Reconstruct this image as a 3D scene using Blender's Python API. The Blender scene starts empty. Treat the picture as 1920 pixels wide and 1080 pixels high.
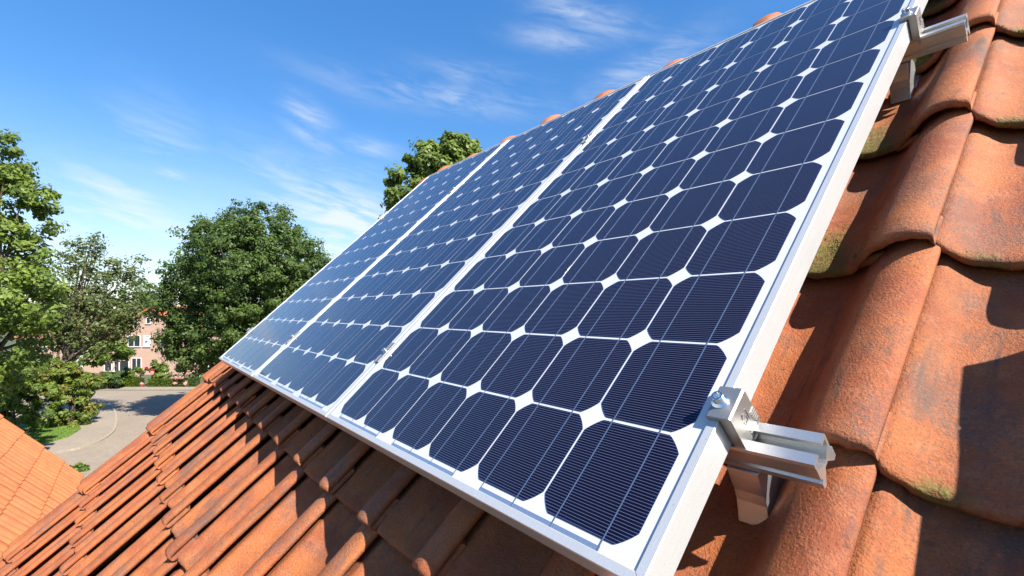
import bpy, bmesh, math, random
import numpy as np
from mathutils import Matrix, Vector, noise as mnoise

S = bpy.context.scene
COL = S.collection
random.seed(7)
R = math.radians
TH = R(43.6)                                    # pitch of the tiled roof
RX = Matrix.Rotation(TH, 4, 'X')                # roof frame (u along eaves, v up the slope, n out of the roof) -> world

def W3(u, v, n):
    return RX @ Vector((u, v, n))

# ------------------------------------------------------------------ camera, sky, sun, exposure
CAM = W3(1.0296, -0.1000, 0.3873)
FWD = Vector((-0.7842, 0.6205, 0.0))
RIGHT = Vector((0.6205, 0.7842, 0.0))
cam_data = bpy.data.cameras.new('camera')
cam = bpy.data.objects.new('camera', cam_data)
COL.objects.link(cam)
mw = Matrix.Identity(4)
x_ax = RX.to_3x3() @ Vector((0.62052425, 0.56795911, -0.54071444))
y_ax = -(RX.to_3x3() @ Vector((-0.00320051, -0.68768212, -0.72600486)))
z_ax = -(RX.to_3x3() @ Vector((-0.78418073, 0.45223418, -0.42490567)))
for i in range(3):
    mw[i][0], mw[i][1], mw[i][2], mw[i][3] = x_ax[i], y_ax[i], z_ax[i], CAM[i]
cam.matrix_world = mw
cam_data.sensor_width = 36.0
cam_data.lens = 898.15 / 1920 * 36.0
cam_data.shift_y = 40.5 / 1920
cam_data.clip_start = 0.02
cam_data.clip_end = 3000
S.camera = cam

SUN_DIR = (RX.to_3x3() @ Vector((1.6, 1.3, 1.0))).normalized()
sun_el = math.asin(SUN_DIR.z)
sun_az = math.atan2(SUN_DIR.x, SUN_DIR.y)
sd = bpy.data.lights.new('sun', 'SUN')
sd.energy = 5.0
sd.angle = R(0.5)
sd.color = (1.0, 0.945, 0.86)
so = bpy.data.objects.new('sun', sd)
COL.objects.link(so)
so.rotation_euler = SUN_DIR.to_track_quat('Z', 'Y').to_euler()

S.view_settings.view_transform = 'Standard'
S.view_settings.look = 'None'
S.view_settings.exposure = 1.4
S.view_settings.gamma = 1.0
S.render.engine = 'CYCLES'
S.cycles.max_bounces = 6
S.cycles.use_denoising = True

# small node helper
class NG:
    def __init__(s, tree):
        s.t = tree
        tree.nodes.clear()
    def n(s, kind, **kw):
        nd = s.t.nodes.new(kind)
        for k, v in kw.items():
            if k.startswith('i_'):
                key = k[2:]
                key = int(key) if key.isdigit() else key.replace('_', ' ')
                s.set(nd.inputs[key], v)
            else:
                setattr(nd, k, v)
        return nd
    def set(s, sock, v):
        if isinstance(v, bpy.types.NodeSocket):
            s.t.links.new(v, sock)
        else:
            if isinstance(v, tuple) and len(v) == 3 and sock.type == 'RGBA':
                v = v + (1.0,)
            sock.default_value = v
    def m(s, op, a, b=0.0, c=None, clamp=False):
        nd = s.n('ShaderNodeMath', operation=op, use_clamp=clamp)
        s.set(nd.inputs[0], a); s.set(nd.inputs[1], b)
        if c is not None: s.set(nd.inputs[2], c)
        return nd.outputs[0]
    def vm(s, op, a, b=(0, 0, 0)):
        nd = s.n('ShaderNodeVectorMath', operation=op)
        s.set(nd.inputs[0], a)
        s.set(nd.inputs[1], b)
        return nd.outputs['Value'] if op in ('DOT_PRODUCT', 'LENGTH') else nd.outputs[0]
    def ramp(s, v, lo, hi, a=0.0, b=1.0, smooth=True):
        nd = s.n('ShaderNodeMapRange', interpolation_type='SMOOTHSTEP' if smooth else 'LINEAR')
        s.set(nd.inputs[0], v)
        for i, q in enumerate((lo, hi, a, b)): s.set(nd.inputs[1 + i], q)
        return nd.outputs[0]
    def mix(s, f, a, b, blend='MIX'):
        nd = s.n('ShaderNodeMix', data_type='RGBA', blend_type=blend)
        s.set(nd.inputs['Factor'], f)
        s.set(nd.inputs[6], a); s.set(nd.inputs[7], b)
        return nd.outputs[2]
    def noise(s, vec, scale, detail=3.0, rough=0.5, dist=0.0):
        nd = s.n('ShaderNodeTexNoise')
        s.set(nd.inputs['Vector'], vec)
        nd.inputs['Scale'].default_value = scale
        nd.inputs['Detail'].default_value = detail
        nd.inputs['Roughness'].default_value = rough
        nd.inputs['Distortion'].default_value = dist
        return nd.outputs[0]
    def scale(s, vec, sc):
        return s.vm('MULTIPLY', vec, sc)
    def sep(s, vec):
        nd = s.n('ShaderNodeSeparateXYZ'); s.set(nd.inputs[0], vec)
        return nd.outputs
    def attr(s, name):
        return s.n('ShaderNodeAttribute', attribute_name=name).outputs['Fac']
    def bump(s, h, strength=0.3, dist=0.002):
        nd = s.n('ShaderNodeBump')
        nd.inputs['Strength'].default_value = strength
        nd.inputs['Distance'].default_value = dist
        s.set(nd.inputs['Height'], h)
        return nd.outputs[0]

# ---- world: Nishita sky with wisps of cirrus in it
world = bpy.data.worlds.new('World')
S.world = world
world.use_nodes = True
g = NG(world.node_tree)
sky = g.n('ShaderNodeTexSky', sky_type='NISHITA', sun_disc=False)
sky.sun_elevation = sun_el
sky.sun_rotation = sun_az
sky.altitude = 0
sky.air_density = 1.0
sky.dust_density = 0.3
sky.ozone_density = 2.6
tc = g.n('ShaderNodeTexCoord')
d = tc.outputs['Generated']
dx, dy, dz = g.sep(d)
hs = g.n('ShaderNodeHueSaturation')
hs.inputs['Saturation'].default_value = 1.30
hs.inputs['Value'].default_value = 1.42
hs.inputs['Hue'].default_value = 0.503
g.set(hs.inputs['Color'], sky.outputs[0])
az = g.m('ARCTAN2', dx, dy)
el = g.m('ARCSINE', dz)
comb = g.n('ShaderNodeCombineXYZ')
g.set(comb.inputs[0], g.m('SUBTRACT', g.m('MULTIPLY', az, 0.98), g.m('MULTIPLY', el, 0.18)))
g.set(comb.inputs[1], g.m('ADD', g.m('MULTIPLY', az, 0.18), g.m('MULTIPLY', el, 0.98)))
pl = comb.outputs[0]
wisp = g.noise(g.scale(pl, (3.2, 13.0, 1.0)), 1.0, 9.0, 0.60, 0.9)
wisp2 = g.noise(g.scale(pl, (9.0, 46.0, 1.0)), 1.0, 6.0, 0.62, 1.4)
def pix_dir(px, py):
    v = FWD + RIGHT * ((px - 960) / 898.15) + Vector((0, 0, (580.5 - py) / 898.15))
    v.normalize()
    return math.atan2(v.x, v.y), math.asin(v.z)
CLOUDS = [  # where the cirrus patches stand in the sky: (px, py, half width px, half height px, tilt, strength)
    (600, 390, 130, 60, -0.45, .8), (240, 420, 170, 55, -0.22, 1.1), (660, 430, 100, 75, -0.35, 1.7), (140, 445, 120, 45, -.1, 1.0),
    (215, 350, 110, 24, -0.28, 0.85), (310, 265, 90, 60, -0.6, 0.42), (325, 322, 40, 18, 0, .55),
    (575, 207, 48, 24, -0.5, 0.6), (590, 258, 48, 15, -0.4, .55), (690, 272, 55, 16, -0.1, .5),
    (830, 178, 180, 26, -0.06, 0.5), (900, 140, 90, 22, -0.1, .42), (1100, 25, 100, 30, -0.3, 0.62),
    (1050, 68, 70, 20, -0.1, 0.6), (1215, 122, 110, 32, 0.3, 0.62), (80, 470, 90, 70, -.2, .8)]
mask = None
for (px, py, hw, hh, ti, st) in CLOUDS:
    a0, e0 = pix_dir(px, py)
    a1, _ = pix_dir(px + hw, py)
    _, e1 = pix_dir(px, py - hh)
    ra, re_ = abs(a1 - a0), abs(e1 - e0)
    da = g.m('SUBTRACT', az, a0)
    de = g.m('SUBTRACT', el, e0)
    c, s_ = math.cos(ti), math.sin(ti)
    p = g.m('DIVIDE', g.m('ADD', g.m('MULTIPLY', da, c), g.m('MULTIPLY', de, s_)), ra)
    q = g.m('DIVIDE', g.m('SUBTRACT', g.m('MULTIPLY', de, c), g.m('MULTIPLY', da, s_)), re_)
    r2 = g.m('ADD', g.m('MULTIPLY', p, p), g.m('MULTIPLY', q, q))
    bl = g.m('MULTIPLY', g.m('EXPONENT', g.m('MULTIPLY', r2, -0.8)), st)
    mask = bl if mask is None else g.m('MAXIMUM', mask, bl)
wv = g.m('ADD', g.m('MULTIPLY', wisp, 0.62), g.m('MULTIPLY', wisp2, 0.38))
fac = g.m('MULTIPLY', mask, g.ramp(wv, 0.33, 0.68), clamp=True)
# thin veil near the horizon
veil = g.m('MULTIPLY', g.ramp(dz, 0.36, 0.0), g.ramp(wv, 0.25, 0.75, 0.35, 0.75))
fac = g.m('MAXIMUM', fac, veil)
gr = g.n('ShaderNodeVectorMath', operation='SCALE')
g.set(gr.inputs[0], hs.outputs[0]); g.set(gr.inputs['Scale'], g.ramp(dz, 0.12, 0.70, 0.90, 1.32, False))
skyc = g.mix(g.m('MULTIPLY', fac, 0.82, clamp=True), gr.outputs[0], (6.6, 7.0, 7.4))
bg = g.n('ShaderNodeBackground')
bg.inputs['Strength'].default_value = 0.055
g.set(bg.inputs['Color'], skyc)
out = g.n('ShaderNodeOutputWorld')
g.t.links.new(bg.outputs[0], out.inputs[0])

# ------------------------------------------------------------------ object helpers
H_EYE = 7.5
GZ = CAM.z - H_EYE                              # level of the street

def P(px, py, Z):                               # a point Z metres out, seen at that pixel from the eye point
    return CAM + FWD * Z + RIGHT * ((px - 960) / 898.15 * Z) + Vector((0, 0, (580.5 - py) / 898.15 * Z))

def G(px, py, dz=0.0):                          # point of the street surface
    Z = H_EYE * 898.15 / (py - 580.5)
    v = P(px, py, Z)
    return Vector((v.x, v.y, GZ + dz))

def mesh(name, verts, faces, mat=None, smooth=False, attrs=None, mats=None, midx=None):
    me = bpy.data.meshes.new(name)
    me.from_pydata([tuple(v) for v in verts], [], faces)
    if mat: me.materials.append(mat)
    for m_ in mats or (): me.materials.append(m_)
    if midx is not None: me.polygons.foreach_set('material_index', midx)
    if smooth: me.polygons.foreach_set('use_smooth', [True] * len(me.polygons))
    for k, arr in (attrs or {}).items():
        a = me.attributes.new(k, 'FLOAT', 'POINT')
        a.data.foreach_set('value', np.asarray(arr, dtype=np.float32))
    me.update()
    return me

def link(name, me, parent=None, loc=None, mat4=None):
    o = bpy.data.objects.new(name, me)
    COL.objects.link(o)
    if parent is not None: o.parent = parent
    if mat4 is not None: o.matrix_local = mat4
    elif loc is not None: o.location = loc
    return o

def tag(o, label=None, cat=None, group=None, kind=None):
    if label: o['label'] = label
    if cat: o['category'] = cat
    if group: o['group'] = group
    if kind: o['kind'] = kind
    return o

def thing(name, label, cat, loc=(0, 0, 0), mat4=None, group=None):
    o = bpy.data.objects.new(name, None)
    o.empty_display_size = 0.1
    COL.objects.link(o)
    if mat4 is not None: o.matrix_world = mat4
    else: o.location = loc
    return tag(o, label, cat, group)

def copy_tree(o, parent=None):
    c = o.copy(); COL.objects.link(c); c.parent = parent
    for ch in list(o.children): copy_tree(ch, c)
    return c

class MB:
    """collects boxes, prisms and lathes into one mesh"""
    def __init__(s): s.bm = bmesh.new()
    def box(s, a, b, bevel=0.0, M=None):
        ret = bmesh.ops.create_cube(s.bm, size=1.0)
        vs = ret['verts']
        a, b = Vector(a), Vector(b)
        for v in vs:
            v.co = Vector(((a.x + b.x) / 2 + v.co.x * (b.x - a.x), (a.y + b.y) / 2 + v.co.y * (b.y - a.y), (a.z + b.z) / 2 + v.co.z * (b.z - a.z)))
        if bevel > 0:
            es = list({e for v in vs for e in v.link_edges})
            r_ = bmesh.ops.bevel(s.bm, geom=es, offset=bevel, segments=2, profile=0.5, affect='EDGES')
            vs = list({v for f in r_['faces'] for v in f.verts} | {v for v in vs if v.is_valid})
        if M is not None:
            for v in vs:
                if v.is_valid: v.co = M @ v.co
        return s
    def prism(s, pts, axis, lo, hi, bevel=0.0):
        """polygon pts in the two other axes, run along axis from lo to hi"""
        def co(p, t):
            return {'x': (t, p[0], p[1]), 'y': (p[0], t, p[1]), 'z': (p[0], p[1], t)}[axis]
        A = [s.bm.verts.new(co(p, lo)) for p in pts]
        B = [s.bm.verts.new(co(p, hi)) for p in pts]
        n = len(pts)
        fs = [s.bm.faces.new(A[::-1]), s.bm.faces.new(B)]
        for i in range(n): fs.append(s.bm.faces.new((A[i], A[(i + 1) % n], B[(i + 1) % n], B[i])))
        bmesh.ops.recalc_face_normals(s.bm, faces=fs)
        if bevel > 0:
            es = list({e for f in fs for e in f.edges})
            bmesh.ops.bevel(s.bm, geom=es, offset=bevel, segments=2, profile=0.5, affect='EDGES')
        return s
    def lathe(s, prof, c, seg=16, axis='z'):
        rings = []
        for r_, z_ in prof:
            ring = []
            for k in range(seg):
                a = 2 * math.pi * k / seg
                ring.append(s.bm.verts.new((c[0] + r_ * math.cos(a), c[1] + r_ * math.sin(a), c[2] + z_)))
            rings.append(ring)
        fs = []
        for q in range(len(rings) - 1):
            for k in range(seg):
                fs.append(s.bm.faces.new((rings[q][k], rings[q][(k + 1) % seg], rings[q + 1][(k + 1) % seg], rings[q + 1][k])))
        fs.append(s.bm.faces.new(rings[0][::-1])); fs.append(s.bm.faces.new(rings[-1]))
        return s
    def tube(s, pts, rad, seg=8):
        rings = []
        n = len(pts)
        pts = [Vector(p) for p in pts]
        for i, p in enumerate(pts):
            t = (pts[min(i + 1, n - 1)] - pts[max(i - 1, 0)]).normalized()
            q = t.to_track_quat('Z', 'Y')
            r_ = rad[i] if isinstance(rad, (list, tuple)) else rad
            rings.append([s.bm.verts.new(p + q @ Vector((r_ * math.cos(2 * math.pi * k / seg), r_ * math.sin(2 * math.pi * k / seg), 0))) for k in range(seg)])
        for i in range(n - 1):
            for k in range(seg):
                s.bm.faces.new((rings[i][k], rings[i][(k + 1) % seg], rings[i + 1][(k + 1) % seg], rings[i + 1][k]))
        s.bm.faces.new(rings[0][::-1]); s.bm.faces.new(rings[-1])
        return s
    def mesh(s, name, mat, smooth=False):
        me = bpy.data.meshes.new(name)
        bmesh.ops.recalc_face_normals(s.bm, faces=s.bm.faces)
        s.bm.to_mesh(me); s.bm.free()
        if mat: me.materials.append(mat)
        if smooth:
            me.polygons.foreach_set('use_smooth', [True] * len(me.polygons))
            try: me.set_sharp_from_angle(angle=R(35))
            except Exception: pass
        return me

def new_mat(name):
    m = bpy.data.materials.new(name)
    m.use_nodes = True
    g = NG(m.node_tree)
    bs = g.n('ShaderNodeBsdfPrincipled')
    o = g.n('ShaderNodeOutputMaterial')
    g.t.links.new(bs.outputs[0], o.inputs[0])
    return m, g, bs

def simple_mat(name, col, rough=0.6, metal=0.0, var=0.12, scale=8.0, bump=0.0, bscale=60.0):
    m, g, bs = new_mat(name)
    oc = g.n('ShaderNodeTexCoord').outputs['Object']
    nz = g.noise(oc, scale, 5.0, 0.6)
    dark = tuple(c * (1 - var) for c in col); lite = tuple(min(1, c * (1 + var)) for c in col)
    g.set(bs.inputs['Base Color'], g.mix(g.ramp(nz, 0.3, 0.7), dark, lite))
    bs.inputs['Roughness'].default_value = rough
    bs.inputs['Metallic'].default_value = metal
    if bump: g.set(bs.inputs['Normal'], g.bump(g.noise(oc, bscale, 4.0), bump, 0.01))
    return m

# ------------------------------------------------------------------ materials
def terracotta(name, base, red, pale, soot=0.5, moss=True, speck=True):
    m, g, bs = new_mat(name)
    oc = g.n('ShaderNodeTexCoord').outputs['Object']
    tint = g.attr('tint')
    geo = g.vm('ADD', oc, g.n('ShaderNodeCombineXYZ', i_0=g.m('MULTIPLY', tint, 7.3), i_1=g.m('MULTIPLY', tint, 3.1)).outputs[0])
    big = g.noise(geo, 9.0, 4.0, 0.55)
    mid = g.noise(geo, 38.0, 5.0, 0.65)
    fine = g.noise(geo, 420.0, 3.0, 0.6)
    streak = g.noise(g.scale(geo, (26.0, 4.5, 26.0)), 1.0, 5.0, 0.6, 0.6)
    col = g.mix(g.ramp(big, 0.35, 0.68), base, red)
    col = g.mix(g.m('MULTIPLY', g.ramp(mid, 0.42, 0.75), 0.55), col, pale)
    col = g.mix(g.ramp(tint, 0.0, 1.0, 0.0, 0.75, False), col, g.mix(0.6, col, red, 'MIX'))
    hsv = g.n('ShaderNodeHueSaturation')
    g.set(hsv.inputs['Value'], g.ramp(tint, 0.0, 1.0, 0.82, 1.12, False))
    g.set(hsv.inputs['Color'], col)
    col = hsv.outputs[0]
    # soot and lichen stains, streaking down the slope
    st = g.m('MULTIPLY', g.m('MULTIPLY', g.ramp(streak, 0.50, 0.72), g.ramp(mid, 0.32, 0.62)), soot)
    col = g.mix(st, col, (0.055, 0.042, 0.036))
    gw = g.m('MULTIPLY', g.ramp(g.noise(geo, 7.0, 5.0, 0.6, 0.4), 0.50, 0.66), g.ramp(g.noise(geo, 300.0, 3.0, 0.7), 0.36, 0.62))
    col = g.mix(g.m('MULTIPLY', gw, 0.74 if speck else 0.25), col, (0.105, 0.075, 0.062))
    if speck:
        sp = g.noise(geo, 210.0, 2.0, 0.7)
        col = g.mix(g.m('MULTIPLY', g.ramp(sp, 0.57, 0.72), g.m('MULTIPLY', g.ramp(mid, 0.28, 0.58), 0.85)), col, (0.085, 0.05, 0.035))
        pits = g.ramp(g.noise(geo, 95.0, 1.0, 0.4), 0.72, 0.80)
        col = g.mix(g.m('MULTIPLY', pits, 0.55), col, (0.07, 0.035, 0.022))
        col = g.mix(g.m('MULTIPLY', g.ramp(fine, 0.58, 0.78), 0.28), col, (0.62, 0.34, 0.2))
        col = g.mix(g.m('MULTIPLY', g.ramp(fine, 0.52, 0.30), 0.70), col, (0.13, 0.05, 0.025))
    if moss:
        ms = g.attr('moss')
        mn = g.noise(oc, 120.0, 5.0, 0.7)
        mn2 = g.noise(oc, 30.0, 3.0, 0.6)
        mf = g.m('MULTIPLY', g.ramp(g.m('ADD', ms, g.m('MULTIPLY', mn2, 0.9)), 0.58, 1.08), g.ramp(mn, 0.28, 0.55), clamp=True)
        col = g.mix(mf, col, g.mix(mn, (0.035, 0.030, 0.010), (0.19, 0.165, 0.028)))
    g.set(bs.inputs['Base Color'], col)
    bs.inputs['Roughness'].default_value = 0.78
    bs.inputs['Specular IOR Level'].default_value = 0.35
    hgt = g.m('ADD', g.m('MULTIPLY', fine, 0.4), g.m('ADD', g.m('MULTIPLY', mid, 0.45), g.m('MULTIPLY', g.noise(geo, 230.0, 4.0, 0.65), 0.45)))
    if moss: hgt = g.m('ADD', hgt, g.m('MULTIPLY', mf, 0.8))
    g.set(bs.inputs['Normal'], g.bump(hgt, 0.75, 0.0040))
    return m

M_TILE = terracotta('terracotta_tile', (0.385, 0.118, 0.032), (0.25, 0.064, 0.024), (0.43, 0.170, 0.078), 0.9)
M_TILE2 = terracotta('terracotta_tile_new', (0.39, 0.127, 0.040), (0.34, 0.098, 0.035), (0.41, 0.150, 0.060), 0.22, False, False)

def mat_cell():
    m, g, bs = new_mat('solar_cell')
    oc = g.n('ShaderNodeTexCoord').outputs['Object']
    x, y, z = g.sep(oc)
    ph = g.m('FRACT', g.m('MULTIPLY', y, 1 / 0.00325))
    ln = g.ramp(g.m('ABSOLUTE', g.m('SUBTRACT', ph, 0.5)), 0.060, 0.125, 1.0, 0.0)
    # blue fringe of the coating towards the wafer edge
    r_ = g.m('MAXIMUM', g.m('ABSOLUTE', x), g.m('ABSOLUTE', y))
    rad = g.m('POWER', g.m('ADD', g.m('MULTIPLY', x, x), g.m('MULTIPLY', y, y)), 0.5)
    ed = g.m('MAXIMUM', g.ramp(r_, 0.054, 0.0625), g.ramp(rad, 0.066, 0.0765))
    rnd = g.n('ShaderNodeObjectInfo').outputs['Random']
    c0 = g.mix(rnd, (0.0015, 0.0011, 0.0075), (0.0020, 0.0011, 0.0065))
    c0 = g.mix(g.m('MULTIPLY', g.noise(oc, 30, 4), 0.6), c0, (0.0024, 0.0016, 0.0075))
    c0 = g.mix(g.m('MULTIPLY', ed, 0.6), c0, (0.0025, 0.006, 0.034))
    g.set(bs.inputs['Base Color'], g.mix(g.m('MULTIPLY', ln, 0.80), c0, (0.092, 0.094, 0.150)))
    bs.inputs['Roughness'].default_value = 0.42
    bs.inputs['IOR'].default_value = 1.28
    bs.inputs['Specular Tint'].default_value = (0.15, 0.42, 1.0, 1.0)
    bs.inputs['Coat Weight'].default_value = 1.0
    bs.inputs['Coat Roughness'].default_value = 0.04
    bs.inputs['Coat IOR'].default_value = 1.30
    return m
M_CELL = mat_cell()

def mat_back():
    m, g, bs = new_mat('white_backsheet')
    oc = g.n('ShaderNodeTexCoord').outputs['Object']
    nz = g.noise(oc, 14, 5, 0.6)
    g.set(bs.inputs['Base Color'], g.mix(nz, (0.47, 0.475, 0.48), (0.54, 0.54, 0.54)))
    bs.inputs['Roughness'].default_value = 0.5
    bs.inputs['Coat Weight'].default_value = 1.0
    bs.inputs['Coat Roughness'].default_value = 0.045
    bs.inputs['Coat IOR'].default_value = 1.27
    return m
M_BACK = mat_back()

def metal(name, col, rough, metallic, streak=(1, 60, 60), bump=0.08, spots=False, coat=0.0):
    m, g, bs = new_mat(name)
    oc = g.n('ShaderNodeTexCoord').outputs['Object']
    s1 = g.noise(g.scale(oc, streak), 14.0, 4.0, 0.6)
    s2 = g.noise(oc, 900.0, 2.0, 0.6)
    s3 = g.noise(oc, 22.0, 5.0, 0.65)
    c = g.mix(s1, tuple(k * 0.86 for k in col), col)
    c = g.mix(g.m('MULTIPLY', g.ramp(s3, 0.5, 0.75), 0.25), c, tuple(k * 0.7 for k in col))
    c = g.mix(g.m('MULTIPLY', g.ramp(s2, 0.35, 0.7), 0.22), c, tuple(min(1, k * 1.45) for k in col))
    if spots:
        sp = g.ramp(g.noise(oc, 260.0, 2.0, 0.5), 0.70, 0.76)
        c = g.mix(g.m('MULTIPLY', sp, 0.5), c, (0.25, 0.22, 0.18))
    g.set(bs.inputs['Base Color'], c)
    bs.inputs['Metallic'].default_value = metallic
    g.set(bs.inputs['Roughness'], g.m('ADD', rough - 0.08, g.m('MULTIPLY', s3, 0.16)))
    g.set(bs.inputs['Normal'], g.bump(g.m('ADD', g.m('MULTIPLY', s2, 0.7), s1), bump, 0.0008))
    return m
M_FRAME = metal('anodised_frame', (0.54, 0.54, 0.53), 0.38, 0.42, (40, 1, 40), 0.22, True)
M_RAIL = metal('mill_finish_rail', (0.58, 0.57, 0.55), 0.42, 0.9, (0.6, 90, 90), 0.12)
M_CLAMP = metal('cast_clamp_aluminium', (0.36, 0.348, 0.33), 0.42, 0.8, (20, 20, 20), 0.2, True)
M_STEEL = metal('galvanised_steel', (0.55, 0.55, 0.56), 0.40, 0.9, (30, 30, 30), 0.08)
M_BOLT = metal('zinc_bolt', (0.80, 0.80, 0.78), 0.2, 1.0, (30, 30, 30), 0.05)
M_RIBBON = metal('tinned_ribbon', (0.075, 0.115, 0.215), 0.5, 0.25, (30, 1, 30), 0.1)
M_DARKPL = simple_mat('black_rubber', (0.02, 0.02, 0.02), 0.6)

# ------------------------------------------------------------------ roof tiles
TW, TG = 0.209, 0.327            # tile width and gauge
SEAM, NOSE0 = 0.886, 0.203       # one seam line and one course line of the roof
PX = [-0.100, -0.022, 0.0000, 0.0050, 0.0115, 0.019, 0.026, 0.035, 0.045, 0.056, 0.068, 0.080, 0.092, 0.104, 0.114, 0.122, 0.130, 0.137, 0.144, 0.151, 0.158, 0.166, 0.174, 0.182, 0.190, 0.198, 0.2045, 0.2092, 0.2111, 0.2115, 0.2110, 0.1960, 0.1650]
PN = [-0.1250, -0.1015, -0.0955, -0.0955, -0.0990, -0.1070, -0.1142, -0.1205, -0.1245, -0.1275, -0.129, -0.129, -0.128, -0.1255, -0.1205, -0.114, -0.1045, -0.096, -0.0885, -0.0825, -0.078, -0.0735, -0.070, -0.068, -0.0672, -0.068, -0.0703, -0.0730, -0.0752, -0.0780, -0.0832, -0.0826, -0.0880]
YS = [0.385, 0.33, 0.27, 0.21, 0.16, 0.12, 0.085, 0.055, 0.034, 0.020, 0.012, 0.0065, 0.0028, 0.0006, 0.0, 0.0004, 0.003, 0.012, 0.06]
DN = [0, 0, 0, 0, 0, 0, 0, 0, 0, 0, -0.0002, -0.0009, -0.0026, -0.0055, -0.009, -0.0125, -0.0148, -0.0155, -0.0150]

def tile_field(u_lo, u_hi, v_lo, v_hi, seam, nose0, detail=True, moss_fn=None, hole=None):
    V, F, T, MS = [], [], [], []
    k0, k1 = math.floor((u_lo - seam) / TW), math.ceil((u_hi - seam) / TW)
    r0, r1 = math.floor((v_lo - nose0) / TG), math.ceil((v_hi - nose0) / TG)
    rng = random.Random(11)
    nx, ny = len(PX), len(YS)
    for r_ in range(r0, r1):
        for k in range(k0, k1):
            u0, v0 = seam + k * TW, nose0 + r_ * TG
            tnt = min(1, max(0, rng.gauss(0.45, 0.32)))
            jv, jn, ja, jt = rng.gauss(0, 0.0035), rng.gauss(0, 0.0012), rng.gauss(0, 0.005), rng.gauss(0, 0.006)
            ju = rng.gauss(0, 0.0012)
            if u0 + TW < u_lo + 0.02 or u0 > u_hi - 0.02 or v0 > v_hi or v0 < v_lo - TG: continue
            if hole and hole(u0, v0): continue
            near = u0 > 0.3 or (u0 > -0.6 and v0 < 0.1)
            b = len(V)
            for i in range(nx):
                for j in range(ny):
                    x, y = PX[i], YS[j]
                    top = min(v_hi + 0.05 - v0, y) if y > 0.2 else y
                    y = top
                    n = PN[i] + (DN[j] if i < nx - 2 else 0.0) - 0.0255 * (y / TG) + jn + jt * (y - 0.1) * 0.3
                    vy = v0 + y + jv + ja * (x - 0.1)
                    if i < 3: vy += 0.010 if j > 9 else 0.0
                    if i >= nx - 2: vy += 0.016 if j > 9 else 0.0   # the side lap stops short of the nose
                    uu = u0 + ju + x - ja * (y - 0.1)
                    if near:
                        w = mnoise.noise((uu * 22, vy * 22 + tnt * 40, 0.3)) * 0.0016 + mnoise.noise((uu * 70, vy * 70, tnt * 9)) * 0.0006
                        n += w
                        if j >= 10:
                            ch = mnoise.noise((uu * 45, tnt * 50, 1.7)) * 0.0040 + mnoise.noise((uu * 170, tnt * 50, 4.7)) * 0.0024
                            vy += ch
                            if j >= 14: n += ch * 0.4
                    V.append((uu, vy, n)); T.append(tnt)
                    MS.append(moss_fn(u0, v0, x, y) if moss_fn else 0.0)
            for i in range(nx - 1):
                for j in range(ny - 1):
                    a = b + i * ny + j
                    F.append((a, a + 1, a + ny + 1, a + ny))
    return V, F, T, MS

def tile_n(x, y):                                # top of a tile above the roof plane
    return float(np.interp(x, PX[:27], PN[:27])) - 0.0255 * y / TG + float(np.interp(y, YS[14::-1], DN[14::-1]))
def moss_bits():
    V, F = [], []
    rng = random.Random(8)
    def put(u0, v0, n, sx, cx, sy, big):
        for _ in range(n):
            x = rng.gauss(cx, sx); y = abs(rng.gauss(0, sy)) + (0.004 if big > .99 and sy > .01 else 0.0008)
            if x < 0.012 or x > 0.15: continue
            if mnoise.noise(((u0 + x) * 38, (v0 + y) * 38, 2.2)) + rng.gauss(0, .22) < -0.02 + y * 1.4: continue
            z = tile_n(x, y) - 0.0008
            r_ = rng.uniform(.0009, .0024) * big; a = rng.uniform(0, 6.3); h = r_ * rng.uniform(.6, 1.3)
            b = len(V)
            for k in range(4):
                V.append((u0 + x + r_ * math.cos(a + k * 1.571), v0 + y + r_ * math.sin(a + k * 1.571), z))
            V.append((u0 + x + rng.gauss(0, r_ * .3), v0 + y + rng.gauss(0, r_ * .3), z + h))
            F.extend([(b + k, b + (k + 1) % 4, b + 4) for k in range(4)])
    for r_ in range(0, 4):
        v0 = NOSE0 + r_ * TG
        if r_ > 0: put(SEAM - TW, v0, 2600, .024, .078, .055, 1.0)
        put(SEAM, v0, 260, .015, .056, .003, .8)
    return V, F
def moss_fn(u0, v0, x, y):
    pan = math.exp(-((x - 0.065) / 0.045) ** 2)
    nose = math.exp(-(y / 0.10) ** 2)
    k = 0.16
    if 0.6 < u0 < 0.75 and v0 > 0.4: k = 0.80 if v0 < 1.0 else 0.7
    if u0 > 0.8: return 0.48 * math.exp(-((x - 0.045) / 0.03) ** 2) * math.exp(-((y + .002) / 0.022) ** 2)
    return k * pan * (0.25 * math.exp(-(y / 0.25) ** 2) + 0.75 * nose)

EAVE_V, RIDGE_V = -2.7, 1.70
VERGE_U = -1.96
UMAX = 5.2
ROOT = thing('tiled_house', 'red clay tiled house roof that carries the three solar panels in the foreground', 'house', (VERGE_U, 0, GZ))
def roof_local(parent):
    return Matrix.Translation(-parent.location) @ RX
V, F, T, MS = tile_field(VERGE_U + 0.10, 2.6, EAVE_V, RIDGE_V - 0.02, SEAM, NOSE0, True, moss_fn)
roof = link('roof', mesh('roof', V, F, M_TILE, True, {'tint': T, 'moss': MS}), ROOT, mat4=roof_local(ROOT))
mv, mf = moss_bits()
M_MOSS = simple_mat('moss', (.105, .095, .020), .95, 0, .6, 90)
tag(link('moss', mesh('moss', mv, mf, M_MOSS), roof), kind='stuff')
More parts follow.
